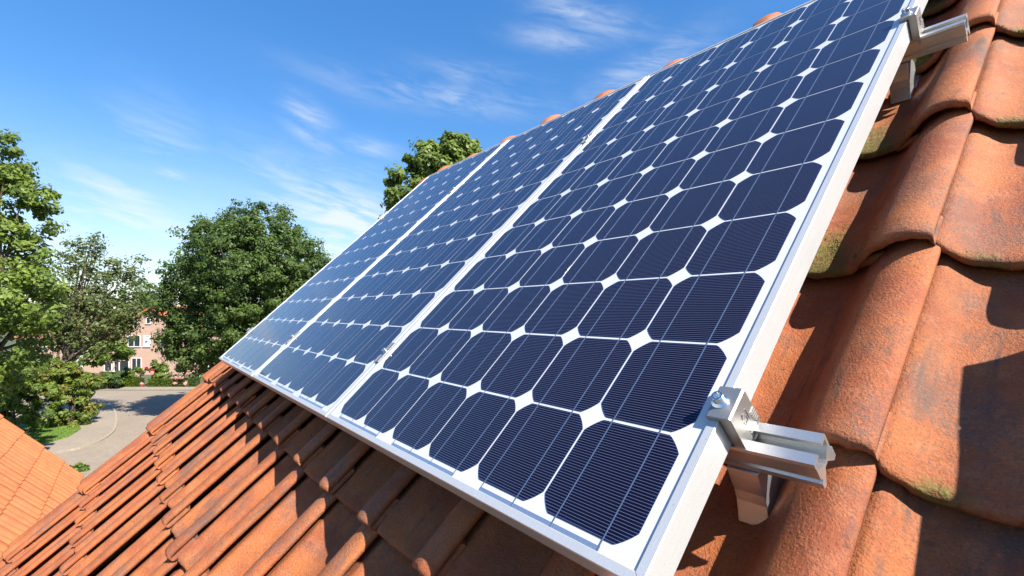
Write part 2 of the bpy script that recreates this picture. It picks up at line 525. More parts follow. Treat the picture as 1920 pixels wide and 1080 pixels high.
# roof boards under the tiles and the slope behind the ridge
mb = MB()
ridge = W3(0, RIDGE_V, -0.19)
eave = W3(0, EAVE_V, -0.19)
by = 2 * ridge.y - eave.y
prof = [(eave.y, eave.z), (ridge.y, ridge.z), (by, eave.z), (by, eave.z - 0.06), (ridge.y, ridge.z - 0.06), (eave.y, eave.z - 0.06)]
mb.prism(prof, 'x', VERGE_U + 0.04, UMAX)
under = link('roof_boarding', mb.mesh('roof_boarding', simple_mat('roof_boards', (0.12, 0.07, 0.045), 0.8)), roof, mat4=RX.inverted())
mb = MB()
rb = 0.13
mb.prism([(ridge.y + 0.02, ridge.z + rb), (by, eave.z + rb), (by, eave.z + 0.004), (ridge.y + 0.02, ridge.z + 0.004)], 'x', VERGE_U + 0.02, UMAX)
me = mb.mesh('back_slope', M_TILE2)
link('back_slope', me, ROOT, loc=-ROOT.location)
mb = MB()
mb.prism([(eave.y + 0.45, GZ), (by - 0.45, GZ), (by - 0.45, eave.z + 0.35), (ridge.y, ridge.z - 0.07), (eave.y + 0.45, eave.z + 0.35)], 'x', VERGE_U + 0.10, UMAX - 0.1)
M_BRICK_NEAR = simple_mat('brown_brick', (0.30, 0.16, 0.11), 0.85, 0, 0.3, 20)
link('wall', mb.mesh('wall', M_BRICK_NEAR), ROOT, loc=-ROOT.location)

# verge tiles: one per course, double roll with a flange down the outside
def verge_mesh():
    xs = [-0.075, -0.075, -0.073, -0.066, -0.055, -0.043, -0.033, -0.024, -0.016, -0.006, 0.008, 0.024, 0.040, 0.055, 0.068, 0.078, 0.086, 0.0875, 0.0875]
    ns = [-0.190, -0.100, -0.078, -0.064, -0.057, -0.058, -0.064, -0.071, -0.074, -0.071, -0.061, -0.053, -0.050, -0.053, -0.062, -0.076, -0.095, -0.110, -0.125]
    V, F = [], []
    nx, ny = len(xs), len(YS)
    for i in range(nx):
        for j in range(ny):
            V.append((xs[i], YS[j], ns[i] + DN[j] - 0.0255 * YS[j] / TG))
    for i in range(nx - 1):
        for j in range(ny - 1):
            a = i * ny + j
            F.append((a, a + 1, a + ny + 1, a + ny))
    return V, F
rr0, rr1 = math.floor((EAVE_V - NOSE0) / TG), math.ceil((RIDGE_V - 0.1 - NOSE0) / TG)
rng = random.Random(5)
vv, vf = verge_mesh()
for r_ in range(rr0, rr1):
    tn = rng.uniform(0.1, 0.7)
    vlim = RIDGE_V - (NOSE0 + r_ * TG)
    V = [(x, min(y, vlim), n) for x, y, n in vv]
    me = mesh('verge_tile', V, vf, M_TILE, True, {'tint': [tn] * len(V), 'moss': [0] * len(V)})
    link('verge_tile', me, roof, mat4=Matrix.Translation((VERGE_U + 0.03 + rng.gauss(0, .002), NOSE0 + r_ * TG - 0.012 + rng.gauss(0, .004), rng.gauss(0, .001))) @ Matrix.Rotation(rng.gauss(0, .006), 4, 'Z'))

# ridge tiles: half rounds with a wider collar at one end
def ridge_mesh(cap=False):
    V, F = [], []
    L = 0.335
    prof = [(-0.03, 0.098), (0.0, 0.099), (0.03, 0.100), (0.16, 0.101), (0.25, 0.103), (0.262, 0.108), (0.275, 0.118), (0.29, 0.122), (0.315, 0.123), (0.330, 0.120), (0.338, 0.112), (0.338, 0.095)]
    if cap: prof = [(-0.035, 0.004), (-0.03, 0.05), (-0.018, 0.085), (0.0, 0.103), (0.03, 0.108)] + prof[3:]
    seg = 20
    for (x, r_) in prof:
        for k in range(seg + 1):
            a = math.pi * (-0.10 + 1.20 * k / seg)
            V.append((x, r_ * math.cos(a) * 1.02, r_ * math.sin(a)))
    for i in range(len(prof) - 1):
        for k in range(seg):
            a = i * (seg + 1) + k
            F.append((a, a + 1, a + seg + 2, a + seg + 1))
    return V, F
rz = W3(0, RIDGE_V, -0.085)
for i in range(20):
    u = VERGE_U - 0.01 + i * 0.335
    V, F = ridge_mesh(i == 0)
    tn = rng.uniform(0.0, 0.8)
    me = mesh('ridge_tile', V, F, M_TILE2, True, {'tint': [tn] * len(V)})
    M = RX.inverted() @ Matrix.Translation((u, rz.y, rz.z - 0.071 + rng.gauss(0, .003)))
    link('ridge_tile', me, roof, mat4=M)

# window-shaped block added out of view to cast the shadow on the right-edge tiles
FRAME_W = Matrix.Translation((0, 0, 0)) @ RX
caster = thing('shadow_caster', 'added shadow caster in the shape of a grey roof light, out of view right of the solar panels', 'shadow caster', mat4=RX @ Matrix.Translation((1.14, 0.54, -0.13)))
mb = MB()
mb.box((0, -0.09, -0.05), (0.78, 0, 0.13), .004).box((0, -1.25, -0.05), (0.78, -1.16, 0.13), .004).box((0, -1.16, -0.05), (0.08, -0.09, 0.13), .004).box((0.70, -1.16, -0.05), (0.78, -0.09, 0.13), .004)
link('frame', mb.mesh('frame', simple_mat('grey_cladding', (0.12, 0.12, 0.125), 0.5, 0.6)), caster)
mb = MB(); mb.box((0.08, -1.16, 0.085), (0.70, -0.09, 0.10))
mg, gg, bb = new_mat('caster_glass')
bb.inputs['Base Color'].default_value = (0.03, 0.04, 0.05, 1); bb.inputs['Roughness'].default_value = 0.03
link('pane', mb.mesh('pane', mg), caster)

# ------------------------------------------------------------------ solar panels
PIT = 0.1275
PU0, PU1, PV0, PV1 = -0.0225, 0.7875, -0.0205, 1.5505
PERIOD = 0.818
GLASS = -0.0022                                  # glass lies this far below the frame lip
def cell_mesh():
    h, rad = 0.0621, 0.0758
    hy = 0.0616
    pts = []
    lim = math.sqrt(rad * rad - h * h)
    a0 = math.atan2(lim, h); a1 = math.atan2(h, lim)
    for q in range(4):
        for k in range(9):
            a = a0 + (a1 - a0) * k / 8 + q * math.pi / 2
            pts.append((rad * math.cos(a), rad * math.sin(a)))
    pts = [(max(-h, min(h, x)), max(-hy, min(hy, y))) for x, y in pts]
    n = len(pts)
    V = [(x, y, 0.0003) for x, y in pts] + [(x, y, -0.0003) for x, y in pts]
    F = [tuple(range(n)), tuple(range(2 * n - 1, n - 1, -1))] + [(i, i + n, (i + 1) % n + n, (i + 1) % n) for i in range(n)]
    return mesh('solar_cell', V, F, M_CELL)
CELL = cell_mesh()
def frame_mesh():
    lip, dep, wall = 0.0105, 0.0375, 0.0022
    a0, a1, b0, b1 = PU0, PU1, PV0, PV1
    mb = MB()
    # outer skirt and lip as one ring section: (inset, n)
    sec = [(0.0009, 0.0), (lip - 0.0006, 0.0), (lip, -0.0006), (lip, -0.0075), (wall, -0.0075), (wall, -dep + 0.002), (0.026, -dep + 0.002), (0.026, -dep), (0.0005, -dep), (0.0, -dep + 0.0005), (0.0, -0.0009)]
    rings = []
    for ins, n in sec:
        rings.append([mb.bm.verts.new(c) for c in ((a0 + ins, b0 + ins, n), (a1 - ins, b0 + ins, n), (a1 - ins, b1 - ins, n), (a0 + ins, b1 - ins, n))])
    m_ = len(sec)
    pos = [[v.co.copy() for v in r_] for r_ in rings]
    for v in list(mb.bm.verts): mb.bm.verts.remove(v)
    for k in range(4):                           # four bars, mitred with a hairline gap
        A, B = [], []
        for i in range(m_):
            p, q = pos[i][k], pos[i][(k + 1) % 4]
            t = (q - p).normalized() * 0.00035
            A.append(mb.bm.verts.new(p + t)); B.append(mb.bm.verts.new(q - t))
        for i in range(m_):
            mb.bm.faces.new((A[i], B[i], B[(i + 1) % m_], A[(i + 1) % m_]))
        mb.bm.faces.new(A); mb.bm.faces.new(B[::-1])
    return mb.mesh('frame', M_FRAME)
FRAME = frame_mesh()
mb = MB(); mb.box((PU0 + 0.0025, PV0 + 0.0025, -0.0065), (PU1 - 0.0025, PV1 - 0.0025, GLASS - 0.0004))
BACK = mb.mesh('backsheet', M_BACK)
BUS_X = (-0.0315, 0.0315)
mb = MB(); mb.box((-0.00058, -0.009, -0.0002), (0.00058, PIT * 12 + 0.009, 0.0002))
BUS = mb.mesh('busbar', M_RIBBON)
mb = MB(); mb.box((-0.0012, -0.0026, -0.0002), (PIT + 0.063 + 0.0012, 0.0026, 0.0002))
CONN = mb.mesh('connector_ribbon', metal('connector_ribbon', (0.33, 0.40, 0.50), 0.35, 0.7, (30, 1, 30), 0.1))
PLAB = ['nearest solar panel, of darkest blue cells, beside the bare clay tiles',
        'middle solar panel of blue cells, standing between two other panels',
        'solar panel at the roof verge beside the trees, palest blue of the three']
for i in range(3):
    M = RX @ Matrix.Translation((-PERIOD * i - (0.006 if i == 2 else 0), 0, 0))
    pn = thing('solar_panel', PLAB[i], 'solar panel', mat4=M, group='solar panels in a row on the tiled roof')
    link('frame', FRAME, pn)
    link('backsheet', BACK, pn)
    for a in range(6):
        for b in range(12):
            link('solar_cell', CELL, pn, loc=((a + 0.5) * PIT + random.gauss(0, .0002), (b + 0.5) * PIT + random.gauss(0, .0002), GLASS))
        for bx in BUS_X:
            link('busbar', BUS, pn, loc=((a + 0.5) * PIT + bx, 0, GLASS + 0.0006))
    for a in (0, 2, 4):
        link('connector_ribbon', CONN, pn, loc=((a + 0.5) * PIT - 0.0315, -0.0072, GLASS + 0.0001))

# ------------------------------------------------------------------ mounting rails
def rail_mesh(u0, u1):
    # T-slot section in (v, n): slot on top, slot in the back
    p = [(-0.018, 0.0), (-0.0065, 0.0), (-0.0065, -0.0030), (-0.0156, -0.0030), (-0.0156, -0.0105), (-0.0025, -0.0195), (0.0025, -0.0195), (0.0130, -0.0105), (0.0130, -0.0026), (0.0045, -0.0026), (0.0045, 0.002), (0.0155, 0.002), (0.0165, -0.001), (0.0165, -0.018), (0.014, -0.020), (0.014, -0.0225),
         (0.0195, -0.0225), (0.0195, -0.0255), (0.0165, -0.0265), (0.0195, -0.0275), (0.0195, -0.036), (0.015, -0.0375), (0.0135, -0.0365), (0.0035, -0.0235), (-0.0035, -0.0235), (-0.0130, -0.0365), (-0.0145, -0.0375), (-0.0185, -0.0365), (-0.0185, -0.029), (-0.0155, -0.0275), (-0.0155, -0.0245), (-0.018, -0.023), (-0.018, -0.006), (-0.0188, -0.004)]
    mb = MB()
    mb.prism(p, 'x', u0, u1)
    return mb.mesh('mounting_rail', M_RAIL)
RN = -0.0395
rails = []
for vv_, lab in ((0.168, 'lower aluminium mounting rail under the solar panels, its end jutting out over tiles'),
                 (1.116, 'upper aluminium mounting rail under the solar panels, its end jutting out near the top')):
    o = link('mounting_rail', rail_mesh(-1.72, 0.862), mat4=RX @ Matrix.Translation((0, vv_, RN)))
    tag(o, lab, 'mounting rail', 'mounting rails under the panels')

# end clamps: lip over the frame, body beside it, serrated foot in the rail, hex socket bolt
def end_clamp_meshes():
    mb = MB()
    w = 0.0195
    sec = [(-0.0125, 0.0007), (-0.0125, 0.0042), (-0.0105, 0.0062), (0.0115, 0.0062), (0.0135, 0.0045), (0.0135, -0.0505), (0.0115, -0.0525), (0.0095, -0.0505), (0.0095, -0.046), (0.0015, -0.044), (0.0015, 0.0007)]
    A = [(x, z) for x, z in sec]
    mb.prism(A, 'y', -w, w, 0.0006)
    # serrated ribs on the outer face, towards the rail
    for k in range(5):
        mb.box((0.0130, w - 0.0095 + k * 0.0008, -0.0215 - k * 0.0036), (0.0148, w - 0.0005, -0.0200 - k * 0.0036))
    for k in range(4):
        mb.box((0.0130, -0.0015, -0.035 - k * 0.0034), (0.0144, 0.0035, -0.0336 - k * 0.0034))
    # embossed maker's mark: two nested hooks
    body = mb.mesh('clamp_body', M_CLAMP)
    mb = MB()
    x0, x1 = 0.0133, 0.0143
    def bar(a, b, c, d): mb.box((x0, a, b), (x1, c, d))
    def stroke(pts, wd=0.0009):
        for (a, b), (c, d) in zip(pts, pts[1:]):
            A_, B_ = Vector((0, a, b)), Vector((0, c, d))
            t = B_ - A_; L = t.length
            ang = math.atan2(t.z, t.y)
            mb.box((x0, -wd / 2, -wd / 2), (x1, L + wd / 2, wd / 2), 0, Matrix.Translation((0, a, b)) @ Matrix.Rotation(ang, 4, 'X'))
    stroke([(0.002, -0.011), (-0.002, -0.0085), (-0.0035, -0.0125), (-0.001, -0.016), (0.0035, -0.0145), (0.0035, -0.0205), (-0.002, -0.0225), (-0.004, -0.018)])
    stroke([(0.006, -0.009), (0.0065, -0.0165), (0.0065, -0.022)])
    logo = mb.mesh('embossed_mark', M_CLAMP)
    mb = MB()
    hx = [(0.0070 * math.cos(math.pi / 3 * k), 0.0070 * math.sin(math.pi / 3 * k)) for k in range(6)]
    mb.lathe([(0.0001, 0.0062), (0.0088, 0.0062), (0.0088, 0.0072), (0.0078, 0.0080), (0.0062, 0.0092), (0.0060, 0.0152), (0.0055, 0.0158), (0.0037, 0.0158), (0.0035, 0.0122), (0.0001, 0.0122)], (-0.0035, 0, 0), 24)
    bolt = mb.mesh('bolt', M_BOLT, True)
    return body, logo, bolt
CB, CLG, CBT = end_clamp_meshes()
for (u, vv_, flip, lab) in ((0.7875, 0.1705, 1, 'large end clamp with shiny bolt on the lower rail beside bare tiles'),
                            (0.7875, 1.116, 1, 'end clamp holding the panel to the upper rail near the top right'),
                            (-PERIOD * 2 + PU0 - 0.006, 0.168, -1, 'far end clamp on the lower rail at the panel edge beside the big round tree'),
                            (-PERIOD * 2 + PU0 - 0.006, 1.116, -1, 'far end clamp on the upper rail, beside the tree behind the ridge')):
    M = RX @ Matrix.Translation((u, vv_, 0))
    if flip < 0: M = M @ Matrix.Rotation(math.pi, 4, 'Z')
    o = thing('end_clamp', lab, 'end clamp', mat4=M, group='end clamps at the sides of the panels')
    link('clamp_body', CB, o); link('embossed_mark', CLG, o); link('bolt', CBT, o)

# mid clamps bridging two frames
def mid_clamp_meshes():
    mb = MB()
    mb.prism([(-0.012, 0.0006), (0.012, 0.0006), (0.012, 0.0036), (0.0065, 0.0036), (0.005, 0.0022), (-0.005, 0.0022), (-0.0065, 0.0036), (-0.012, 0.0036)], 'y', -0.030, 0.030, 0.0004)
    mb.box((-0.0030, -0.028, -0.036), (0.0030, 0.028, 0.0012))
    body = mb.mesh('clamp_plate', M_CLAMP)
    mb = MB()
    mb.lathe([(0.0001, 0.0022), (0.0062, 0.0022), (0.0062, 0.0036), (0.0052, 0.004), (0.0052, 0.0105), (0.0046, 0.011), (0.0001, 0.011)], (0, 0.002, 0), 18)
    return body, mb.mesh('bolt', M_BOLT, True)
MCB, MCT = mid_clamp_meshes()
for (j, vv_, lab) in ((1, 0.168, 'small bolted clamp on the lower rail between the nearest and the middle panel'),
                      (1, 1.116, 'small bolted clamp on the upper rail between the nearest and the middle panel'),
                      (2, 0.168, 'tiny bolted clamp on the lower rail between the middle and the farthest panel'),
                      (2, 1.116, 'tiny bolted clamp on the upper rail between the middle and the farthest panel')):
    u = PU0 - (PERIOD - (PU1 - PU0)) / 2 - PERIOD * (j - 1) - (0.003 if j == 2 else 0)
    o = thing('mid_clamp', lab, 'clamp', mat4=RX @ Matrix.Translation((u, vv_, 0)), group='clamps between the panels')
    link('clamp_plate', MCB, o); link('bolt', MCT, o)

# roof hooks carrying the rails, coming out from under the tile above
def hook_meshes():
    mb = MB()
    pts = [(-0.021, -0.0015), (-0.024, -0.012), (-0.0262, -0.022), (-0.028, -0.032), (-0.0325, -0.044), (-0.040, -0.056), (-0.047, -0.066), (-0.040, -0.0655), (-0.020, -0.064), (0.010, -0.056), (0.026, -0.045), (0.029, -0.026), (0.018, -0.012), (0.015, -0.0015)]
    mb.prism(pts, 'x', -0.0165, 0.0165, 0.0008)
    body = mb.mesh('bracket', M_STEEL)
    mb = MB()
    mb.box((-0.0150, 0.012, -0.076), (0.0150, 0.075, -0.070), .001)
    strap = mb.mesh('strap', M_STEEL)
    return body, strap
HB, HS = hook_meshes()
for (u, vv_, lab) in ((0.7855, 0.168, 'folded metal roof hook under the end of the lower rail'),
                      (0.7600, 1.116, 'folded metal roof hook under the end of the upper rail')):
    o = thing('roof_hook', lab, 'roof hook', mat4=RX @ Matrix.Translation((u, vv_, RN - 0.0365)), group='roof hooks under the rails')
    link('bracket', HB, o); link('strap', HS, o)

# ------------------------------------------------------------------ neighbouring roof at the left
def neighbour_house():
    a = R(50)
    Mn = Matrix.Identity(4)
    p0 = P(80, 840, 6.9)                       # a point of its verge
    # local frame: x = world X, y = down the slope, z = out of it
    dn = Vector((0, math.cos(a), -math.sin(a)))
    nn = Vector((0, math.sin(a), math.cos(a)))
    M = Matrix(((1, 0, 0, p0.x), (0, dn.y, nn.y, p0.y), (0, dn.z, nn.z, p0.z), (0, 0, 0, 1)))
    root = thing('neighbouring_house', 'lower house with bright orange tiled roof below the verge at the left', 'house', (p0.x, p0.y, GZ))
    V, F, T = [], [], []
    rng = random.Random(3)
    W, GA, AMP = 0.30, 0.327, 1.35
    prof = [(0, -.004), (.03, -.012), (.06, -.012), (.085, .004), (.105, .016), (.125, .020), (.145, .016), (.160, .004), (.175, -.010), (.2, -.013), (.225, -.010), (.245, .008), (.262, .018), (.28, .018), (.292, .010), (.30, -.002)]
    ys = [(-0.03, 0), (0.1, .008), (0.2, .014), (.300, .020), (.318, .0205), (.325, .018), (.327, .012), (.327, .001)]
    for r_ in range(-9, 9):
        for k in range(0, 17):
            b = len(V); t = min(1, max(0, rng.gauss(.4, .16))); ju = rng.gauss(0, .003)
            for (x, z) in prof:
                for (y, dz) in ys:
                    V.append((k * W + x, r_ * GA + y + ju + rng.gauss(0, .0012), z * AMP + dz)); T.append(t)
            ny = len(ys)
            for i in range(len(prof) - 1):
                for j in range(ny - 1):
                    q = b + i * ny + j
                    F.append((q, q + ny, q + ny + 1, q + 1))
    rf = link('roof', mesh('roof', V, F, M_TILE2, True, {'tint': T}), root, mat4=Matrix.Translation(-root.location) @ M)
    # verge tiles along the free edge
    vp = [(-.055, -.14), (-.055, -.03), (-.050, .008), (-.038, .022), (-.02, .026), (.0, .022), (.012, .012), (.018, .0), (.02, -.02)]
    for r_ in range(-9, 9):
        V2, F2 = [], []
        for (x, z) in vp:
            for (y, dz) in ys: V2.append((x, y, z + dz))
        ny = len(ys)
        for i in range(len(vp) - 1):
            for j in range(ny - 1):
                q = i * ny + j
                F2.append((q, q + ny, q + ny + 1, q + 1))
        me = mesh('verge_tile', V2, F2, M_TILE2, True, {'tint': [rng.uniform(.1, .7)] * len(V2)})
        link('verge_tile', me, rf, mat4=Matrix.Translation((rng.gauss(0, .002), r_ * GA + rng.gauss(0, .003), 0.004)))
    # boarding, other slope and walls
    top = M @ Vector((0, -9 * GA, -0.03)); bot = M @ Vector((0, 9 * GA, -0.03))
    yb = 2 * top.y - bot.y
    mb = MB()
    mb.prism([(bot.y, bot.z), (top.y, top.z), (yb, bot.z), (yb, bot.z - .08), (top.y, top.z - .08), (bot.y, bot.z - .08)], 'x', p0.x - .02, p0.x + 5.1)
    link('roof_boarding', mb.mesh('roof_boarding', M_TILE2), root, loc=-root.location)
    mb = MB()
    mb.prism([(bot.y - .3, GZ), (bot.y - .3, bot.z + .25), (top.y, top.z - .09), (yb + .3, bot.z + .25), (yb + .3, GZ)], 'x', p0.x + .12, p0.x + 5.0)
    link('wall', mb.mesh('wall', M_BRICK_NEAR), root, loc=-root.location)
neighbour_house()

# ------------------------------------------------------------------ street
def ground_mat(name, cols, scale, bump=0.2, kind='grass'):
    m, g, bs = new_mat(name)
    oc = g.n('ShaderNodeTexCoord').outputs['Object']
    a = g.noise(oc, scale, 6, 0.65); b = g.noise(oc, scale * 9, 4, 0.6)
    c = g.mix(g.ramp(a, .3, .7), cols[0], cols[1])
    c = g.mix(g.m('MULTIPLY', g.ramp(b, .4, .7), .5), c, cols[2])
    if kind == 'paving':
        br = g.n('ShaderNodeTexBrick'); g.set(br.inputs['Vector'], oc)
        br.inputs['Scale'].default_value = 4.0; br.inputs['Mortar Size'].default_value = 0.012
        br.inputs['Color1'].default_value = (.9, .9, .9, 1); br.inputs['Color2'].default_value = (1.08, 1.04, 1.0, 1); br.inputs['Mortar'].default_value = (.6, .58, .55, 1)
        c = g.mix(0.8, c, br.outputs[0], 'MULTIPLY')
    g.set(bs.inputs['Base Color'], c)
    bs.inputs['Roughness'].default_value = 0.9
    g.set(bs.inputs['Normal'], g.bump(b, bump, 0.03))
    return m
M_GRASS = ground_mat('lawn_grass', ((.065, .12, .012), (.10, .165, .017), (.13, .20, .026)), 1.2)
M_SOIL = ground_mat('planted_ground', ((.035, .055, .018), (.06, .075, .03), (.09, .07, .045)), .5)
M_ROAD = ground_mat('clinker_road', ((.205, .165, .122), (.235, .19, .143), (.175, .14, .105)), .35, .1, 'paving')
M_PATH = ground_mat('concrete_path', ((.215, .178, .135), (.245, .205, .158), (.185, .152, .116)), .5, .1, 'paving')
M_KERB = simple_mat('kerb_stone', (.25, .21, .155), .8)

def sheet(name, pts, z, mat, thick=0.0):
    n = len(pts)
    V = [(p.x, p.y, GZ + z) for p in pts]
    F = [tuple(range(n))]
    if thick:
        V += [(p.x, p.y, GZ + z - thick) for p in pts]
        F += [(i, (i + 1) % n, (i + 1) % n + n, i + n) for i in range(n)]
    me = mesh(name, V, F, mat)
    bm = bmesh.new(); bm.from_mesh(me); bmesh.ops.recalc_face_normals(bm, faces=bm.faces)
    top = max(bm.faces, key=lambda f: len(f.verts))
    if top.normal.z < 0: bmesh.ops.reverse_faces(bm, faces=bm.faces)
    bm.to_mesh(me); bm.free()
    return tag(link(name, me), kind='structure')
c = CAM + FWD * 300
tag(link('ground', mesh('ground', [(c.x - 900, c.y - 900, GZ), (c.x + 900, c.y - 900, GZ), (c.x + 900, c.y + 900, GZ), (c.x - 900, c.y + 900, GZ)], [(0, 1, 2, 3)], M_SOIL)), kind='structure')
road_pts = [G(-60, 905), G(97, 849), G(150, 838), G(190, 823), G(212, 807), G(218, 793), G(218, 778), G(214, 765), G(205, 753), G(188, 743), G(150, 736), G(60, 733), G(60, 729), G(200, 729), G(370, 729), G(560, 729), G(760, 760), G(700, 900), G(400, 1050), G(150, 1010)]
sheet('road', road_pts, 0.006, M_ROAD)
far = [G(60, 728.4), G(60, 723.5), G(600, 723.5), G(600, 728.4)]
sheet('far_pavement', far, 0.11, M_PATH, 0.12)
kerb_pts = [(-60, 905), (97, 849), (150, 838), (190, 823), (212, 807), (218, 793), (218, 778), (214, 765), (205, 753), (188, 743), (150, 736), (60, 733)]
path_pts = [G(x, y) for x, y in kerb_pts] + [G(-150, 733), G(-250, 905)]
sheet('pavement', path_pts, 0.09, M_PATH, 0.1)
# kerb stones run along the edge of the pavement
pl_ = [G(x, y) for x, y in kerb_pts]
sm = []
for i in range(len(pl_) - 1):
    for k in range(5):
        t = k / 5
        p0 = pl_[max(i - 1, 0)]; p1 = pl_[i]; p2 = pl_[i + 1]; p3 = pl_[min(i + 2, len(pl_) - 1)]
        sm.append(0.5 * ((2 * p1) + (p2 - p0) * t + (2 * p0 - 5 * p1 + 4 * p2 - p3) * t * t + (3 * p1 - p0 - 3 * p2 + p3) * t ** 3))
V, F = [], []
for i, p_ in enumerate(sm):
    t = (sm[min(i + 1, len(sm) - 1)] - sm[max(i - 1, 0)]).normalized()
    nrm = Vector((-t.y, t.x, 0))
    for s_, z_ in ((-.06, 0), (-.06, .10), (.06, .10), (.06, 0)):
        q = p_ + nrm * s_
        V.append((q.x, q.y, GZ + z_))
for i in range(len(sm) - 1):
    for k in range(3): F.append((i * 4 + k, i * 4 + k + 1, i * 4 + 5 + k, i * 4 + 4 + k))
tag(link('kerb', mesh('kerb', V, F, M_KERB)), kind='structure')
sheet('lawn', [G(-80, 860), G(20, 846), G(85, 832), G(130, 818), G(152, 804), G(150, 797), G(100, 790), G(-120, 790)], 0.12, M_GRASS, 0.12)
# grass blades on the lawn
def blades():
    rng = np.random.default_rng(2)
    V, F = [], []
    poly = [G(-40, 852), G(20, 846), G(85, 832), G(130, 818), G(152, 804), G(150, 798), G(60, 796)]
    cx = sum(p.x for p in poly) / len(poly); cy = sum(p.y for p in poly) / len(poly)
    for i in range(9000):
        k = rng.integers(len(poly)); a = poly[k]; b = poly[(k + 1) % len(poly)]
        r1, r2 = math.sqrt(rng.random()), rng.random()
        x = cx + r1 * ((a.x - cx) * (1 - r2) + (b.x - cx) * r2); y = cy + r1 * ((a.y - cy) * (1 - r2) + (b.y - cy) * r2)
        an = rng.random() * 6.28; w = .02; h = rng.uniform(.05, .1)
        lx, ly = rng.normal(0, .03, 2)
        n0 = len(V)
        V += [(x - w * math.cos(an), y - w * math.sin(an), GZ + .12), (x + w * math.cos(an), y + w * math.sin(an), GZ + .12), (x + lx, y + ly, GZ + .12 + h)]
        F.append((n0, n0 + 1, n0 + 2))
    tag(link('grass', mesh('grass', V, F, M_GRASS)), 'short bright green grass beside the curved kerb', 'grass', kind='stuff')
blades()

# ------------------------------------------------------------------ trees and shrubs
def leaf_mat(name, dark, light, tip=None, trans=0.35):
    m, g, bs = new_mat(name)
    oc = g.n('ShaderNodeTexCoord').outputs['Object']
    t = g.attr('tint')
    nz = g.noise(oc, .9, 3, .6)
    f = g.m('ADD', g.m('MULTIPLY', t, .65), g.m('MULTIPLY', g.ramp(nz, .3, .7), .35), clamp=True)
    c = g.mix(f, dark, light)
    if tip: c = g.mix(g.m('MULTIPLY', g.attr('tip'), .8), c, tip)
    g.set(bs.inputs['Base Color'], c)
    bs.inputs['Roughness'].default_value = .5
    bs.inputs['Specular IOR Level'].default_value = .3
    tr = g.n('ShaderNodeBsdfTranslucent')
    g.set(tr.inputs['Color'], g.mix(.5, c, (c0 := tuple(min(1, x * 1.6) for x in light))))
    mx = g.n('ShaderNodeMixShader'); mx.inputs[0].default_value = trans
    g.t.links.new(bs.outputs[0], mx.inputs[1]); g.t.links.new(tr.outputs[0], mx.inputs[2])
    o = [n for n in g.t.nodes if n.type == 'OUTPUT_MATERIAL'][0]
    g.t.links.new(mx.outputs[0], o.inputs[0])
    return m
M_BARK = simple_mat('bark', (.09, .065, .045), .9, 0, .4, 6, .6, 18)
LEAF = dict(maple=leaf_mat('maple_leaf', (.032, .068, .010), (.20, .26, .044)),
            lime=leaf_mat('lime_leaf', (.014, .038, .007), (.11, .165, .034)),
            dark=leaf_mat('dark_leaf', (.016, .032, .008), (.045, .068, .018)),
            olive=leaf_mat('olive_leaf', (.034, .052, .014), (.14, .17, .05)),
            shrub=leaf_mat('shrub_leaf', (.042, .075, .010), (.18, .235, .038), (.24, .13, .03)),
            hedge=leaf_mat('box_leaf', (.04, .08, .008), (.15, .215, .024)),
            red=leaf_mat('red_flower', (.35, .02, .02), (.5, .07, .055)),
            pink=leaf_mat('pink_flower', (.5, .22, .20), (.6, .38, .33)))

def leaves(blobs, count, size, seed, clump=0.55, shell=0.55, origin=Vector((0, 0, 0)), aspect=0.55, clump_n=None, zsq=1.0):
    """leaf quads in clumps through a crown; blobs = (centre, (rx, ry, rz))"""
    rng = np.random.default_rng(seed)
    vol = np.array([max(.01, r[0] * r[1] * r[2]) ** (2 / 3) for _, r in blobs]); vol /= vol.sum()
    n_cl = clump_n or max(6, int(count / 90))
    bi = rng.choice(len(blobs), n_cl, p=vol)
    dirs = rng.normal(size=(n_cl, 3)); dirs /= np.linalg.norm(dirs, axis=1)[:, None]
    rad = shell + (1 - shell) * rng.random(n_cl) ** .6
    rad *= 1 + rng.normal(0, .07, n_cl)
    C = np.array([list(b[0]) for b in blobs])[bi]; RR = np.array([list(b[1]) for b in blobs])[bi]
    cc = C + dirs * RR * rad[:, None]
    cdir = dirs
    li = rng.integers(n_cl, size=count)
    ld = rng.normal(size=(count, 3)); ld /= np.linalg.norm(ld, axis=1)[:, None]
    cr = clump * (0.6 + .8 * rng.random(n_cl))[li]
    lp = cc[li] + ld * (cr * rng.random(count) ** .45)[:, None] * np.array([1, 1, .75])
    nrm = ld * .9 + cdir[li] * .6 + rng.normal(size=(count, 3)) * .45 + np.array([0, 0, .45])
    nrm /= np.linalg.norm(nrm, axis=1)[:, None]
    tv = np.cross(nrm, rng.normal(size=(count, 3))); tv /= np.linalg.norm(tv, axis=1)[:, None] + 1e-9
    bv = np.cross(nrm, tv)
    s = size * (.6 + .8 * rng.random(count))[:, None]
    base = lp - np.array(origin)
    v0 = base - tv * s; v1 = base + bv * s * aspect - nrm * s * .12; v2 = base + tv * s; v3 = base - bv * s * aspect - nrm * s * .12
    V = np.stack([v0, v1, v2, v3], 1).reshape(-1, 3)
    ctint = rng.random(n_cl)
    t = np.clip(.55 * ctint[li] + .45 * rng.random(count), 0, 1)
    tip = np.clip((rng.random(n_cl)[li] - .55) * 2.2, 0, 1) * (rng.random(count) > .35)
    return V, np.repeat(t, 4), np.repeat(tip, 4), cc

